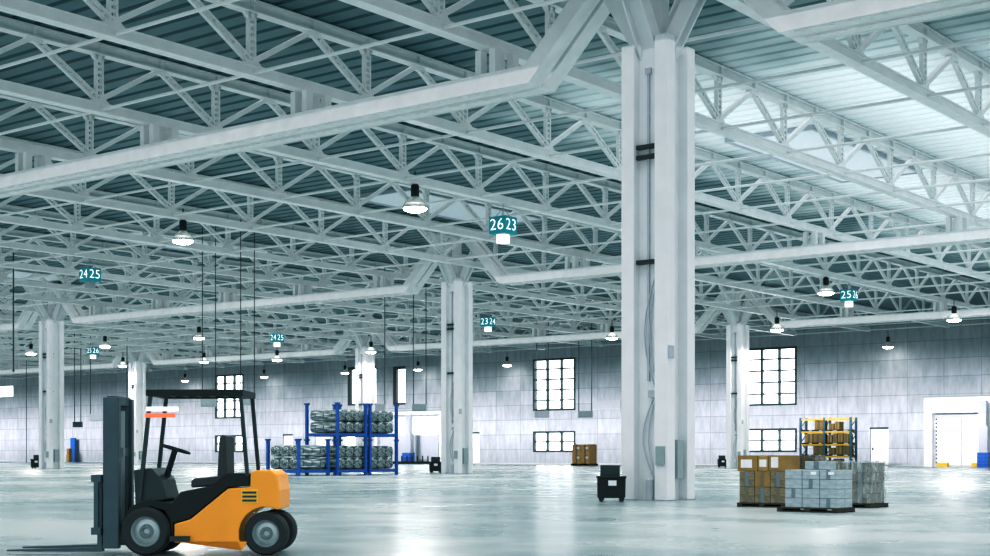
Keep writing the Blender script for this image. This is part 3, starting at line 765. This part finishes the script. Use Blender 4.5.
# ------------------------------------------------------------------ pallets, cartons
def pallet(x, y, z, w, d, label, group=None, h=0.14):
    t = thing('pallet', label, 'pallet', (x, y, z), 0, group)
    n = 6
    for k in range(n):
        dx = -d / 2 + (k + 0.5) * d / n
        MB().box(-w / 2, dx - d / n * 0.4, h - 0.025, w / 2, dx + d / n * 0.4, h).build('deck_board', M['wood'], t)
    for k in (-1, 0, 1):
        MB().box(k * (w / 2 - 0.07) - 0.06, -d / 2, 0.02, k * (w / 2 - 0.07) + 0.06, d / 2, h - 0.025).build('bearer', M['wood'], t)
    for k in (-1, 0, 1):
        MB().box(-w / 2, k * (d / 2 - 0.06) - 0.05, 0, w / 2, k * (d / 2 - 0.06) + 0.05, 0.02).build('bottom_board', M['wood'], t)
    return t
def carton(x, y, z, w, d, h, label, m, group=None, tape=None, lab=None, rz=0, flaps=False):
    t = thing('carton', label, 'box', (x, y, z), rz, group)
    e = 0.004
    MB().box(-w / 2 + e, -d / 2 + e, 0, w / 2 - e, d / 2 - e, h - e).build('carton_body', m, t, bevel=0.008, segs=1)
    if tape:
        tw = w * 0.11
        MB().box(-tw, -d / 2 + 0.001, h * 0.02, tw, -d / 2 + e, h * 0.98).box(-tw, -d / 2 + e, h - e, tw, d / 2 - e, h - 0.001).build('tape_strip', tape, t)
    if lab:
        lx, lz, lw, lh = lab
        MB().box(lx - lw / 2, -d / 2 - 0.002, lz - lh / 2, lx + lw / 2, -d / 2 + e, lz + lh / 2).build('paper_label', M['paper'], t)
    if flaps:
        for s in (-1, 1):
            MB().bar((0, s * d / 2 * 0.98, h), (0, s * (d / 2 + 0.1), h + 0.1), w * 0.96, 0.008).build('flap', m, t)
    return t
COLW3 = ['left', 'middle', 'right']
# left pallet: two layers of film-covered cartons, big cartons on top
PX0, PY0 = ground(736.6, 506.6); PX1 = PX0 + 1.2
DP = 0.8; PH = 0.09
pallet((PX0 + PX1) / 2, PY0 + DP / 2, 0, PX1 - PX0, DP, 'wooden pallet under the brown cartons, left one of the three', None, PH)
cw = (PX1 - PX0 - 0.08) / 3
for lay in range(2):
    for c in range(3):
        for r in range(2):
            carton(PX0 + 0.05 + cw * (c + 0.5), PY0 + 0.02 + 0.38 * (r + 0.5), PH + lay * 0.345, cw, 0.38, 0.345,
                   'brown film-covered carton on the left pallet, %s layer, %s, %s row' % (('bottom', 'second')[lay], COLW3[c], ('front', 'rear')[r]),
                   M['cartonf'] if lay == 0 or c != 1 else M['carton'], 'film-covered cartons on the left pallet', M['tapeg'] if (lay + c) % 2 else M['tape'])
zt = PH + 0.69
carton(PX0 + 0.245, PY0 + 0.30, zt, 0.49, 0.55, 0.345, 'big brown carton with wide paper label, left end on top of the left pallet', M['carton'], 'big cartons on top', None, (-0.02, 0.16, 0.27, 0.18))
carton(PX0 + 0.615, PY0 + 0.29, zt, 0.24, 0.5, 0.335, 'narrow brown carton with square label between two bigger ones on top', M['carton2'], 'big cartons on top', None, (0.0, 0.17, 0.17, 0.16))
carton(PX0 + 0.995, PY0 + 0.29, zt, 0.51, 0.5, 0.345, 'widest brown carton with tall paper label on top of the left pallet', M['carton'], 'big cartons on top', None, (-0.10, 0.19, 0.17, 0.23))
carton(PX0 + 1.2, PY0 + 1.10, 0.0, 0.52, 0.5, 0.58, 'dark brown carton at the bottom of the pair behind the left pallet', M['cartonf'], None, M['tape'])
carton(PX0 + 1.2, PY0 + 1.10, 0.58, 0.52, 0.5, 0.545, 'dark brown carton right of the widest carton, further back', M['cartond'], None, M['tape'])
# front pallet: four layers, three by two
qx, qy = ground(838.2, 513.2)
QX1, QY0 = qx - 0.04, qy + 0.04; QX0 = QX1 - 1.12; QD = 0.36
pallet(qx - 0.66, qy + 0.4, 0, 1.32, 0.8, 'wooden pallet under the grey wrapped cartons, nearest of the three', None, PH)
cw = (QX1 - QX0) / 3
for lay in range(4):
    for c in range(3):
        for r in range(2):
            carton(QX0 + cw * (c + 0.5), QY0 + QD * (r + 0.5), PH + lay * 0.1875, cw, QD, 0.1875,
                   'grey film-wrapped carton on the nearest pallet, %s layer, %s, %s row' % (('bottom', 'second', 'third', 'top')[lay], COLW3[c], ('front', 'rear')[r]),
                   M['cartong'], 'grey wrapped cartons on the nearest pallet', M['tapeg'] if (lay + c * 2) % 3 == 1 else None,
                   (0.06, 0.12, 0.12, 0.06) if lay == 3 and c else None)
carton(QX0 + 0.56, QY0 + 0.45, PH + 0.75, 0.5, 0.4, 0.17, 'grey wrapped carton lying alone on top of the nearest stack', M['cartong'], None, M['tapeg'])
# right pallet with film
sx, sy = ground(871, 508.3)
SX1, SY0 = sx - 0.06, sy + 0.06; SX0 = SX1 - 0.86
pallet(sx - 0.5, sy + 0.47, 0, 1.0, 0.94, 'wooden pallet under the film-covered brown stack, right one of the three', None, PH)
cw = (SX1 - SX0) / 2
for lay in range(4):
    for c in range(2):
        for r in range(2):
            carton(SX0 + cw * (c + 0.5), SY0 + 0.4 * (r + 0.5), PH + lay * 0.22, cw, 0.4, 0.22,
                   'dull brown carton on the right pallet, %s layer, %s, %s row' % (('bottom', 'second', 'third', 'top')[lay], ('left', 'right')[c], ('front', 'rear')[r]),
                   M['cartond'], 'dull cartons on the right pallet', M['tapeg'] if c else M['tape'])
t = thing('stretch_film', 'clear crinkled stretch film wrapped loosely round the right pallet stack', 'plastic film', ((SX0 + SX1) / 2, SY0 + 0.4, PH + 0.012))
b = MB(); NS = 48; NZ = 10; W2, D2, HF = (SX1 - SX0) / 2 + 0.02, 0.42, 0.89
vs = []
for j in range(NZ + 1):
    for i in range(NS):
        a = 2 * PI * i / NS; ca, sa = math.cos(a), math.sin(a); k = 1 / max(abs(ca), abs(sa))
        out = 1.0 + random.uniform(0, 0.03) + (0.07 * (1 + math.sin(j * 1.1 + 0.4)) if (ca > 0.55 and j > 2) else 0)
        vs.append((W2 * ca * k * out, D2 * sa * k * (1.0 + random.uniform(0, 0.02)), HF * j / NZ + random.uniform(0, 0.01)))
b.add(vs, [(j * NS + i, j * NS + (i + 1) % NS, (j + 1) * NS + (i + 1) % NS, (j + 1) * NS + i) for j in range(NZ) for i in range(NS)])
b.build('film_sheet', M['film'], t, smooth=False)
vs2 = []
for i in range(NS):
    v = vs[NZ * NS + i]; vs2.append((v[0] * 0.9, v[1] * 0.9, HF + 0.015))
b = MB(); b.add([vs[NZ * NS + i] for i in range(NS)] + vs2, [(i, (i + 1) % NS, NS + (i + 1) % NS, NS + i) for i in range(NS)])
b.build('film_fold', M['film'], t)

# crate stack of orange cartons near the back wall
x0, y0 = ground(584.5, 465.6); y0 = min(y0, 121)
pallet(x0, y0, 0, 2.2, 1.6, 'wooden pallet under the orange cartons by the middle windows', None, 0.2)
for lay in range(2):
    for c in range(2):
        carton(x0 - 0.52 + 1.04 * c, y0, 0.2 + lay * 0.95, 1.02, 1.3, 0.95, 'orange-brown carton by the middle windows, %s %s of four' % (('lower', 'upper')[lay], ('left', 'right')[c]),
               M['orange'], 'orange cartons by the middle windows', M['tape'], (0.2, 0.6, 0.3, 0.2))

# ------------------------------------------------------------------ pallet rack with yellow beams
RXa, RXb, RY = -56.2, -50.75, 118.0
def rack():
    a0 = at_y(800.6, 418, RY); a1 = at_y(850.6, 418, RY)
    x0, x1, h = a0[0], a1[0], a0[1]
    t = thing('pallet_rack', 'tall pallet rack with yellow beams and slate uprights behind the pallets', 'rack', ((x0 + x1) / 2, RY, 0))
    w = x1 - x0; dep = 1.15; xs = [-w / 2, -w / 2 + w * 0.48, w / 2]
    for xx in xs:
        b = MB()
        for dy in (0, dep): b.box(xx - 0.09, dy - 0.06, 0, xx + 0.09, dy + 0.06, h)
        n = 6
        for k in range(n):
            za, zb = 0.2 + k * (h - 0.4) / n, 0.2 + (k + 1) * (h - 0.4) / n
            b.bar((xx, 0, za if k % 2 else zb), (xx, dep, zb if k % 2 else za), 0.06, 0.05)
        b.build('upright_frame', M['rackblue'], t)
    lv = [at_y(828, y, RY)[1] for y in (456.2, 444.3, 431.4, 418.8)]
    for z in lv:
        for k in (0, 1):
            for dy in (-0.03, dep + 0.03):
                MB().box(xs[k] + 0.09, dy - 0.03, z - 0.13, xs[k + 1] - 0.09, dy + 0.03, z + 0.03).build('beam', M['rackyel'], t)
    X = (x0 + x1) / 2
    goods = [  # level, bay, list of (frac0, frac1, height)
        (0, 0, [(0.5, 0.97, 0.8)]), (0, 1, [(0.12, 0.36, 0.6), (0.4, 0.66, 0.8), (0.68, 0.98, 0.75)]),
        (1, 0, [(0.14, 0.48, 0.8), (0.5, 0.97, 0.82)]), (1, 1, [(0.05, 0.25, 0.7), (0.28, 0.46, 0.8), (0.48, 0.7, 0.82), (0.72, 0.95, 0.78)]),
        (2, 0, [(0.57, 0.97, 0.95)]), (2, 1, [(0.1, 0.33, 0.55), (0.35, 0.56, 0.7)]), (-1, 1, [(0.05, 0.3, 0.5), (0.3, 0.58, 0.62)]),
        ]
    names = {-1: 'floor', 0: 'first', 1: 'second', 2: 'third'}
    bays = ['left', 'right']
    zs = {-1: -0.03, 0: lv[0], 1: lv[1], 2: lv[2]}
    for L, bay, its in goods:
        z = zs[L] + 0.03
        bx0, bx1 = X + xs[bay] + 0.1, X + xs[bay + 1] - 0.1
        pallet((bx0 + bx1) / 2, RY + dep / 2, z, bx1 - bx0 - 0.06, dep, 'pallet on the %s shelf of the yellow rack, %s bay' % (names[L], bays[bay]), 'pallets in the yellow rack', 0.12)
        for k, (f0, f1, hh) in enumerate(its):
            hh = min(hh, 0.9); wd = (bx1 - bx0) * (f1 - f0)
            carton(bx0 + (bx1 - bx0) * (f0 + f1) / 2, RY + dep / 2, z + 0.12, wd - 0.02, 0.9, hh,
                   'brown carton on the %s shelf of the yellow rack, %s bay, %s from its left' % (names[L], bays[bay], ORD[k]),
                   M['carton2'] if (k + L) % 2 else M['carton'], 'cartons in the yellow rack', M['tape'])
    return t
rack()

# ------------------------------------------------------------------ blue stillages with bundled tubes
def stillage(x, y, z, w, d, h, label, mats=M):
    t = thing('stillage', label, 'rack', (x, y, z), 0, 'blue post stillages')
    p = 0.14
    for sx in (-1, 1):
        for sy in (-1, 1):
            px, py = sx * (w / 2 - p / 2), sy * (d / 2 - p / 2)
            o = MB().box(px - p / 2, py - p / 2, 0.0, px + p / 2, py + p / 2, h - 0.1).build('post', M['blue'], t)
            MB().prism([(px - p / 2, h - 0.1), (px + p / 2, h - 0.1), (px + p, h), (px - p, h)], py - p * 0.8, py + p * 0.8, 'y').build('cup', M['blue'], o)
    for sy in (-1, 1):
        yy = sy * (d / 2 - p / 2)
        MB().box(-w / 2 + p, yy - 0.05, 0.16, w / 2 - p, yy + 0.05, 0.32).build('base_rail', M['blue'], t)
    for sx in (-1, 1):
        xx = sx * (w / 2 - p / 2)
        MB().box(xx - 0.05, -d / 2 + p, 0.16, xx + 0.05, d / 2 - p, 0.32).build('base_rail', M['blue'], t)
    MB().box(-w / 2 + p * 0.8, -d / 2 + p * 0.8, 0.26, w / 2 - p * 0.8, d / 2 - p * 0.8, 0.315).build('base_deck', M['dark'], t)
    return t
def build_roll(r, L):
    t = thing('tube_bundle', 'x', 'tube bundle')
    b = MB(); n = 30; rings = []
    ys = [-L / 2, -L / 2 + 0.02, -L / 2 + 0.14, L / 2 - 0.14, L / 2 - 0.02, L / 2]
    rs = [0.84, 0.94, 1.0, 1.0, 0.94, 0.84]
    vs = []
    for yy, k in zip(ys, rs):
        for i in range(n):
            a = 2 * PI * i / n; rr = r * k * (1.0 if i % 2 else 0.94) * min(1.12, max(abs(math.cos(a)), abs(math.sin(a))) ** -0.45)
            vs.append((rr * math.cos(a), yy, rr * math.sin(a)))
    fs = [(j * n + i, j * n + (i + 1) % n, (j + 1) * n + (i + 1) % n, (j + 1) * n + i) for j in range(5) for i in range(n)]
    # bumpy end caps
    for e, base in ((-1, 0), (1, 5 * n)):
        prev = [base + i for i in range(n)]
        for ring in range(1, 5):
            k = 0.84 * (1 - ring / 5); cur = []
            for i in range(n):
                a = 2 * PI * i / n
                cur.append(len(vs)); vs.append((r * k * math.cos(a), e * (L / 2 + random.uniform(-0.04, 0.06)), r * k * math.sin(a)))
            fs += [(prev[i], prev[(i + 1) % n], cur[(i + 1) % n], cur[i]) for i in range(n)]
            prev = cur
        fs.append(tuple(prev))
    b.add(vs, fs); b.build('tube_mass', M['tube'], t)
    for yy in (-L * 0.3, 0, L * 0.3):
        MB().lathe([(r * 0.99, -0.02), (r * 1.02, -0.02), (r * 1.02, 0.02), (r * 0.99, 0.02)], (0, yy, 0), 20, 'y', True).build('strap', M['dark'], t)
    return t
SW, SD, SH = 2.45, 2.3, 1.95
roll0 = None
gx, gy = ground(297.9, 476.0)
gx2, gy2 = ground(337.5, 475.6)
gx = gx2
ROT = {'y': 0, 'x': PI / 2}
ST = [(gx2 - SW / 2 - 0.35, gy2 - SD * 0.5 - 0.22, 0.0, 'y', 'blue stillage on the floor at the left end, in front of the double stack', 'front low stillage'),
      (gx2 - SW / 2, gy2 + SD / 2, 0.0, 'x', 'lower blue stillage of the left double stack', 'lower left stillage'),
      (gx2 - SW / 2, gy2 + SD / 2, SH + 0.0, 'x', 'upper blue stillage of the left double stack', 'upper left stillage'),
      (gx2 - SW / 2, gy2 + SD * 1.5 + 0.22, 0.0, 'x', 'lower blue stillage of the right double stack', 'lower right stillage'),
      (gx2 - SW / 2, gy2 + SD * 1.5 + 0.22, SH + 0.0, 'x', 'upper blue stillage of the right double stack', 'upper right stillage')]
for x, y, z, ax, lab, nm in ST:
    stillage(x, y, z, SW, SD, SH, lab)
    rr = 0.31; Lr = 1.95
    span = (SW if ax == 'y' else SD) - 0.31
    for lay in range(2):
        for k in range(3):
            o = None
            if roll0 is None: roll0 = build_roll(rr, Lr); o = roll0
            else: o = copy_tree(roll0)
            off = (k - 1) * span / 3
            o.location = (x + off, y, z + 0.66 + lay * 0.66) if ax == 'y' else (x, y + off, z + 0.645 + lay * 0.64)
            o.rotation_euler = (0, 0, ROT[ax]); o.scale = (span / 3 / (2 * rr * 1.025), 1.06, 1.0)
            pos = (('left', 'middle', 'right') if ax == 'y' else ('front', 'middle', 'rear'))[k]
            tag(o, 'grey metal tube bundle in the %s, %s layer, %s' % (nm, ('bottom', 'top')[lay], pos), 'tube bundle', 'tube bundles in the blue stillages')

# ------------------------------------------------------------------ forklift
S = 0.0113
def fl(px, py): return ((265.5 - px) * S, EYE - (py - HOR) * S)
lat = (265.5 - CX) * S; dep = S * F + 0.42
FT = thing('forklift', 'yellow and black forklift with raised mast driving left across the floor', 'forklift',
           (CO * lat - SI * dep, SI * lat + CO * dep, 0), PI + TH)
def fp(pts): return [fl(*p) for p in pts]
arch = []
for k in range(9):
    a = R(62 + k * 18.5); arch.append((265.5 + 27 * math.cos(a), 534 - 27 * math.sin(a)))
body = [(174, 543), (174, 524), (190, 519.5), (228, 488.5), (250, 487), (250.5, 472), (256, 470.3), (271, 470.3), (277, 475), (279.2, 490), (279, 507)] + arch + [(245, 543)]
MB().prism(fp(body), -0.42, 0.42, 'y').build('counterweight_body', M['yellow'], FT, bevel=0.025)
vent = MB().prism(fp([(241, 489.5), (258, 489.5), (258, 503), (241, 503)]), 0.405, 0.427, 'y').build('vent_panel', M['rackyel'], FT, bevel=0.006)
for k in range(3):
    MB().prism(fp([(242.5, 491.5 + k * 4), (256.5, 491.5 + k * 4), (256.5, 493.5 + k * 4), (242.5, 493.5 + k * 4)]), 0.427, 0.432, 'y').build('louvre', M['dark'], vent)
hull = [(128, 520), (134, 508), (150, 503), (168, 505), (178, 514), (176, 540), (172.5, 540), (172.5, 523), (189, 518.5), (227, 487.5), (249, 486), (249.5, 474), (226, 474), (206, 487), (176, 497), (150, 494), (130, 505), (122, 520)]
hull = [(172.8, 541), (172.8, 523.2), (189.4, 518.6), (227.5, 487.4), (249.4, 486), (249.4, 473.5), (226, 473.5), (210, 486), (180, 492), (172, 503), (150, 500), (130, 506), (122, 522), (126, 524), (134, 513), (150, 507), (164, 511), (169, 520), (171, 541)]
MB().prism(fp(hull), -0.4, 0.4, 'y').build('hood_and_fender', M['black'], FT, bevel=0.012)
MB().prism(fp([(134, 506), (132, 470), (150, 468), (160, 480), (165, 500)]), -0.36, 0.36, 'y').build('front_cowl', M['dark'], FT, bevel=0.02)
MB().prism(fp([(171, 541), (171, 536), (190, 536), (190, 541)]), 0.41, 0.5, 'y').build('step', M['dark'], FT)
st = MB().prism(fp([(188, 488), (188, 481), (192, 478.5), (219, 476), (222, 486)]), -0.27, 0.27, 'y').build('seat', M['seat'], FT, bevel=0.02)
MB().prism(fp([(214, 478), (216, 438), (219, 434), (223, 436), (224, 478)]), -0.25, 0.25, 'y').build('backrest', M['seat'], st, bevel=0.02)
a = fl(158, 478); c = fl(167, 449)
sw = MB().tube([(a[0], 0, a[1]), (c[0], 0, c[1])], 0.035, 8).build('steering_column', M['black'], FT)
w = MB(); dirv = Vector((c[0] - a[0], 0, c[1] - a[1])).normalized(); up = Vector((0, 1, 0)); sd = dirv.cross(up)
ring = [Vector((c[0], 0, c[1])) + (up * math.cos(2 * PI * k / 20) + sd * math.sin(2 * PI * k / 20)) * 0.17 for k in range(21)]
w.tube(ring, 0.014, 6)
w.bar(ring[0], ring[10], 0.02, 0.02).build('steering_wheel', M['black'], sw)
# overhead guard
gd = MB(); z1 = fl(0, 389.5)[1]; z0 = fl(0, 396)[1]; xa, xb = fl(146, 0)[0], fl(243, 0)[0]
for s in (-1, 1): gd.box(xb, s * 0.4 - 0.04, z0, xa, s * 0.4 + 0.04, z1)
for xx in (xa - 0.04, xb + 0.04): gd.box(xx - 0.04, -0.36, z0, xx + 0.04, 0.36, z1)
for k in range(1, 7):
    xx = xb + (xa - xb) * k / 7; gd.box(xx - 0.018, -0.36, z0 + 0.015, xx + 0.018, 0.36, z1 - 0.01)
gd.build('overhead_guard', M['black'], FT, bevel=0.008)
for s in (-1, 1):
    p, q = fl(150, 396), fl(139, 500)
    MB().bar((p[0], s * 0.39, p[1] + 0.02), (q[0], s * 0.39, q[1]), 0.04, 0.045).build('guard_post', M['dark'], FT)
    p, q = fl(240, 396), fl(247, 476)
    MB().bar((p[0], s * 0.39, p[1] + 0.02), (q[0], s * 0.39, q[1]), 0.04, 0.045).build('guard_post', M['dark'], FT)
p, q = fl(147, 407), fl(178, 411)
MB().box(q[0], 0.40, q[1], p[0], 0.46, p[1]).build('work_light', M['lampw'], FT)
p, q = fl(146, 413.3), fl(175, 417.5)
MB().box(q[0], 0.40, q[1], p[0], 0.46, p[1]).build('warning_light', M['red'], FT)
# mast
for s in (-1, 1):
    p, q = fl(101, 397), fl(117, 549)
    MB().box(q[0], s * 0.3 - 0.05, q[1], p[0], s * 0.3 + 0.05, p[1]).build('mast_rail', M['mast'], FT, bevel=0.01)
    p, q = fl(104, 405), fl(114, 545)
    MB().box(q[0], s * 0.2 - 0.04, q[1], p[0], s * 0.2 + 0.04, p[1]).build('inner_rail', M['mast'], FT)
m = MB(); p, q = fl(101, 0), fl(117, 0)
for y in (400, 452, 530): z = fl(0, y)[1]; m.box(q[0] + 0.03, -0.28, z - 0.05, p[0] - 0.03, 0.28, z + 0.05)
m.build('mast_crosshead', M['mast'], FT)
p = fl(111, 410); q = fl(111, 545)
MB().tube([(p[0], 0, q[1]), (p[0], 0, p[1])], 0.05, 10).build('lift_cylinder', M['grey'], FT, smooth=True)
p, q = fl(90, 475), fl(99.5, 535)
cg = MB(); cg.box(q[0], -0.38, p[1] - 0.08, p[0], 0.38, p[1]).box(q[0], -0.38, q[1], p[0], 0.38, q[1] + 0.08)
for k in range(5): yy = -0.36 + k * 0.18; cg.box(q[0] + 0.03, yy - 0.02, q[1] + 0.08, p[0] - 0.03, yy + 0.02, p[1] - 0.08)
cg.build('fork_carriage', M['mast'], FT)
for s in (-1, 1):
    a = fl(95, 0)[0]; b_ = fl(4, 0)[0]
    MB().prism([(a - 0.05, 0.75), (a - 0.05, 0.04), (b_, 0.045), (b_, 0.06), (a, 0.09), (a, 0.75)], s * 0.27 - 0.06, s * 0.27 + 0.06, 'y').build('fork', M['mast'], FT)
MB().tube([(fl(146, 0)[0], -0.36, 0.28), (fl(146, 0)[0], 0.36, 0.28)], 0.06, 8).build('front_axle', M['dark'], FT)
MB().tube([(0, -0.32, 0.25), (0, 0.32, 0.25)], 0.06, 8).build('rear_axle', M['dark'], FT)
def fwheel(cx, r, y, s):
    w = MB().lathe([(r * 0.62, -0.1), (r * 0.9, -0.1), (r, -0.06), (r, 0.06), (r * 0.9, 0.1), (r * 0.62, 0.1)], (cx, y, r), 32, 'y', True).build('wheel', M['rubber'], FT, smooth=True)
    MB().lathe([(0.03, 0.02), (r * 0.2, 0.085), (r * 0.3, 0.03), (r * 0.5, 0.02), (r * 0.66, 0.08), (r * 0.66, -0.08), (0.03, -0.08)] if s > 0 else
               [(0.03, -0.02), (r * 0.2, -0.085), (r * 0.3, -0.03), (r * 0.5, -0.02), (r * 0.66, -0.08), (r * 0.66, 0.08), (0.03, 0.08)], (cx, y, r), 28, 'y').build('rim', M['rim'], w, smooth=True)
for s in (-1, 1):
    fwheel(fl(146, 0)[0], 0.275, s * 0.37, s)
    fwheel(0.0, 0.25, s * 0.33, s)

# ------------------------------------------------------------------ light
w = bpy.data.worlds.new('World'); sc.world = w; w.use_nodes = True
bg = w.node_tree.nodes['Background']; bg.inputs['Color'].default_value = (0.96, 0.97, 1.0, 1); bg.inputs['Strength'].default_value = 0.6

def area(name, loc, rot, sx, sy, energy, spread, col=(1, 1, 1)):
    L = bpy.data.lights.new(name, 'AREA'); L.shape = 'RECTANGLE'; L.size = sx; L.size_y = sy; L.energy = energy; L.spread = R(spread); L.color = col
    o = bpy.data.objects.new(name, L); COL.objects.link(o); o.location = loc; o.rotation_euler = rot; return o
# added unseen fill: downward panels over the hall, a strip washing the lower back wall
area('hall_fill', (-92, 58, 11.27), (0, 0, 0), 190, 104, 25500, 120, (1.0, 0.96, 0.965))
area('roof_fill', (-92, 58, 13.86), (0, 0, 0), 190, 104, 9000, 130, (1.0, 0.965, 0.965))
area('wall_wash_fill', (-122, 102.5, 11.2), (R(74), 0, 0), 190, 0.4, 2750, 33, (1.0, 0.975, 1.0))
for ux in (-20.4, -27.6):  # added unseen uplights brightening the pale part of the roof deck
    area('deck_fill_uplight', (ux, 66, 12.7), (PI, 0, 0), 4.5, 42, 85, 150, (0.97, 1.0, 1.0))
cam = bpy.data.cameras.new('camera'); co = bpy.data.objects.new('camera', cam); COL.objects.link(co)
co.location = (0, 0, EYE); co.rotation_euler = (PI / 2, 0, TH)
cam.sensor_width = 36; cam.lens = F / 990 * 36; cam.shift_y = (HOR - 278) / 990; cam.clip_end = 500
sc.camera = co
sc.view_settings.view_transform = 'Standard'; sc.view_settings.look = 'None'; sc.view_settings.exposure = 1.25
sc.cycles.max_bounces = 8; sc.cycles.diffuse_bounces = 5; sc.cycles.glossy_bounces = 4; sc.cycles.caustics_reflective = False; sc.cycles.caustics_refractive = False

sc.view_settings.use_curve_mapping = True
cm = sc.view_settings.curve_mapping
def pts(c, ps):
    cu = cm.curves[c]
    cu.points[0].location = ps[0]; cu.points[-1].location = ps[-1]
    for p in ps[1:-1]: cu.points.new(*p)
pts(3, [(0, 0), (0.06, 0.04), (0.25, 0.27), (0.6, 0.72), (1, 1)])
pts(0, [(0, 0), (0.06, 0.047), (0.3, 0.3), (1, 1)])
cm.update()
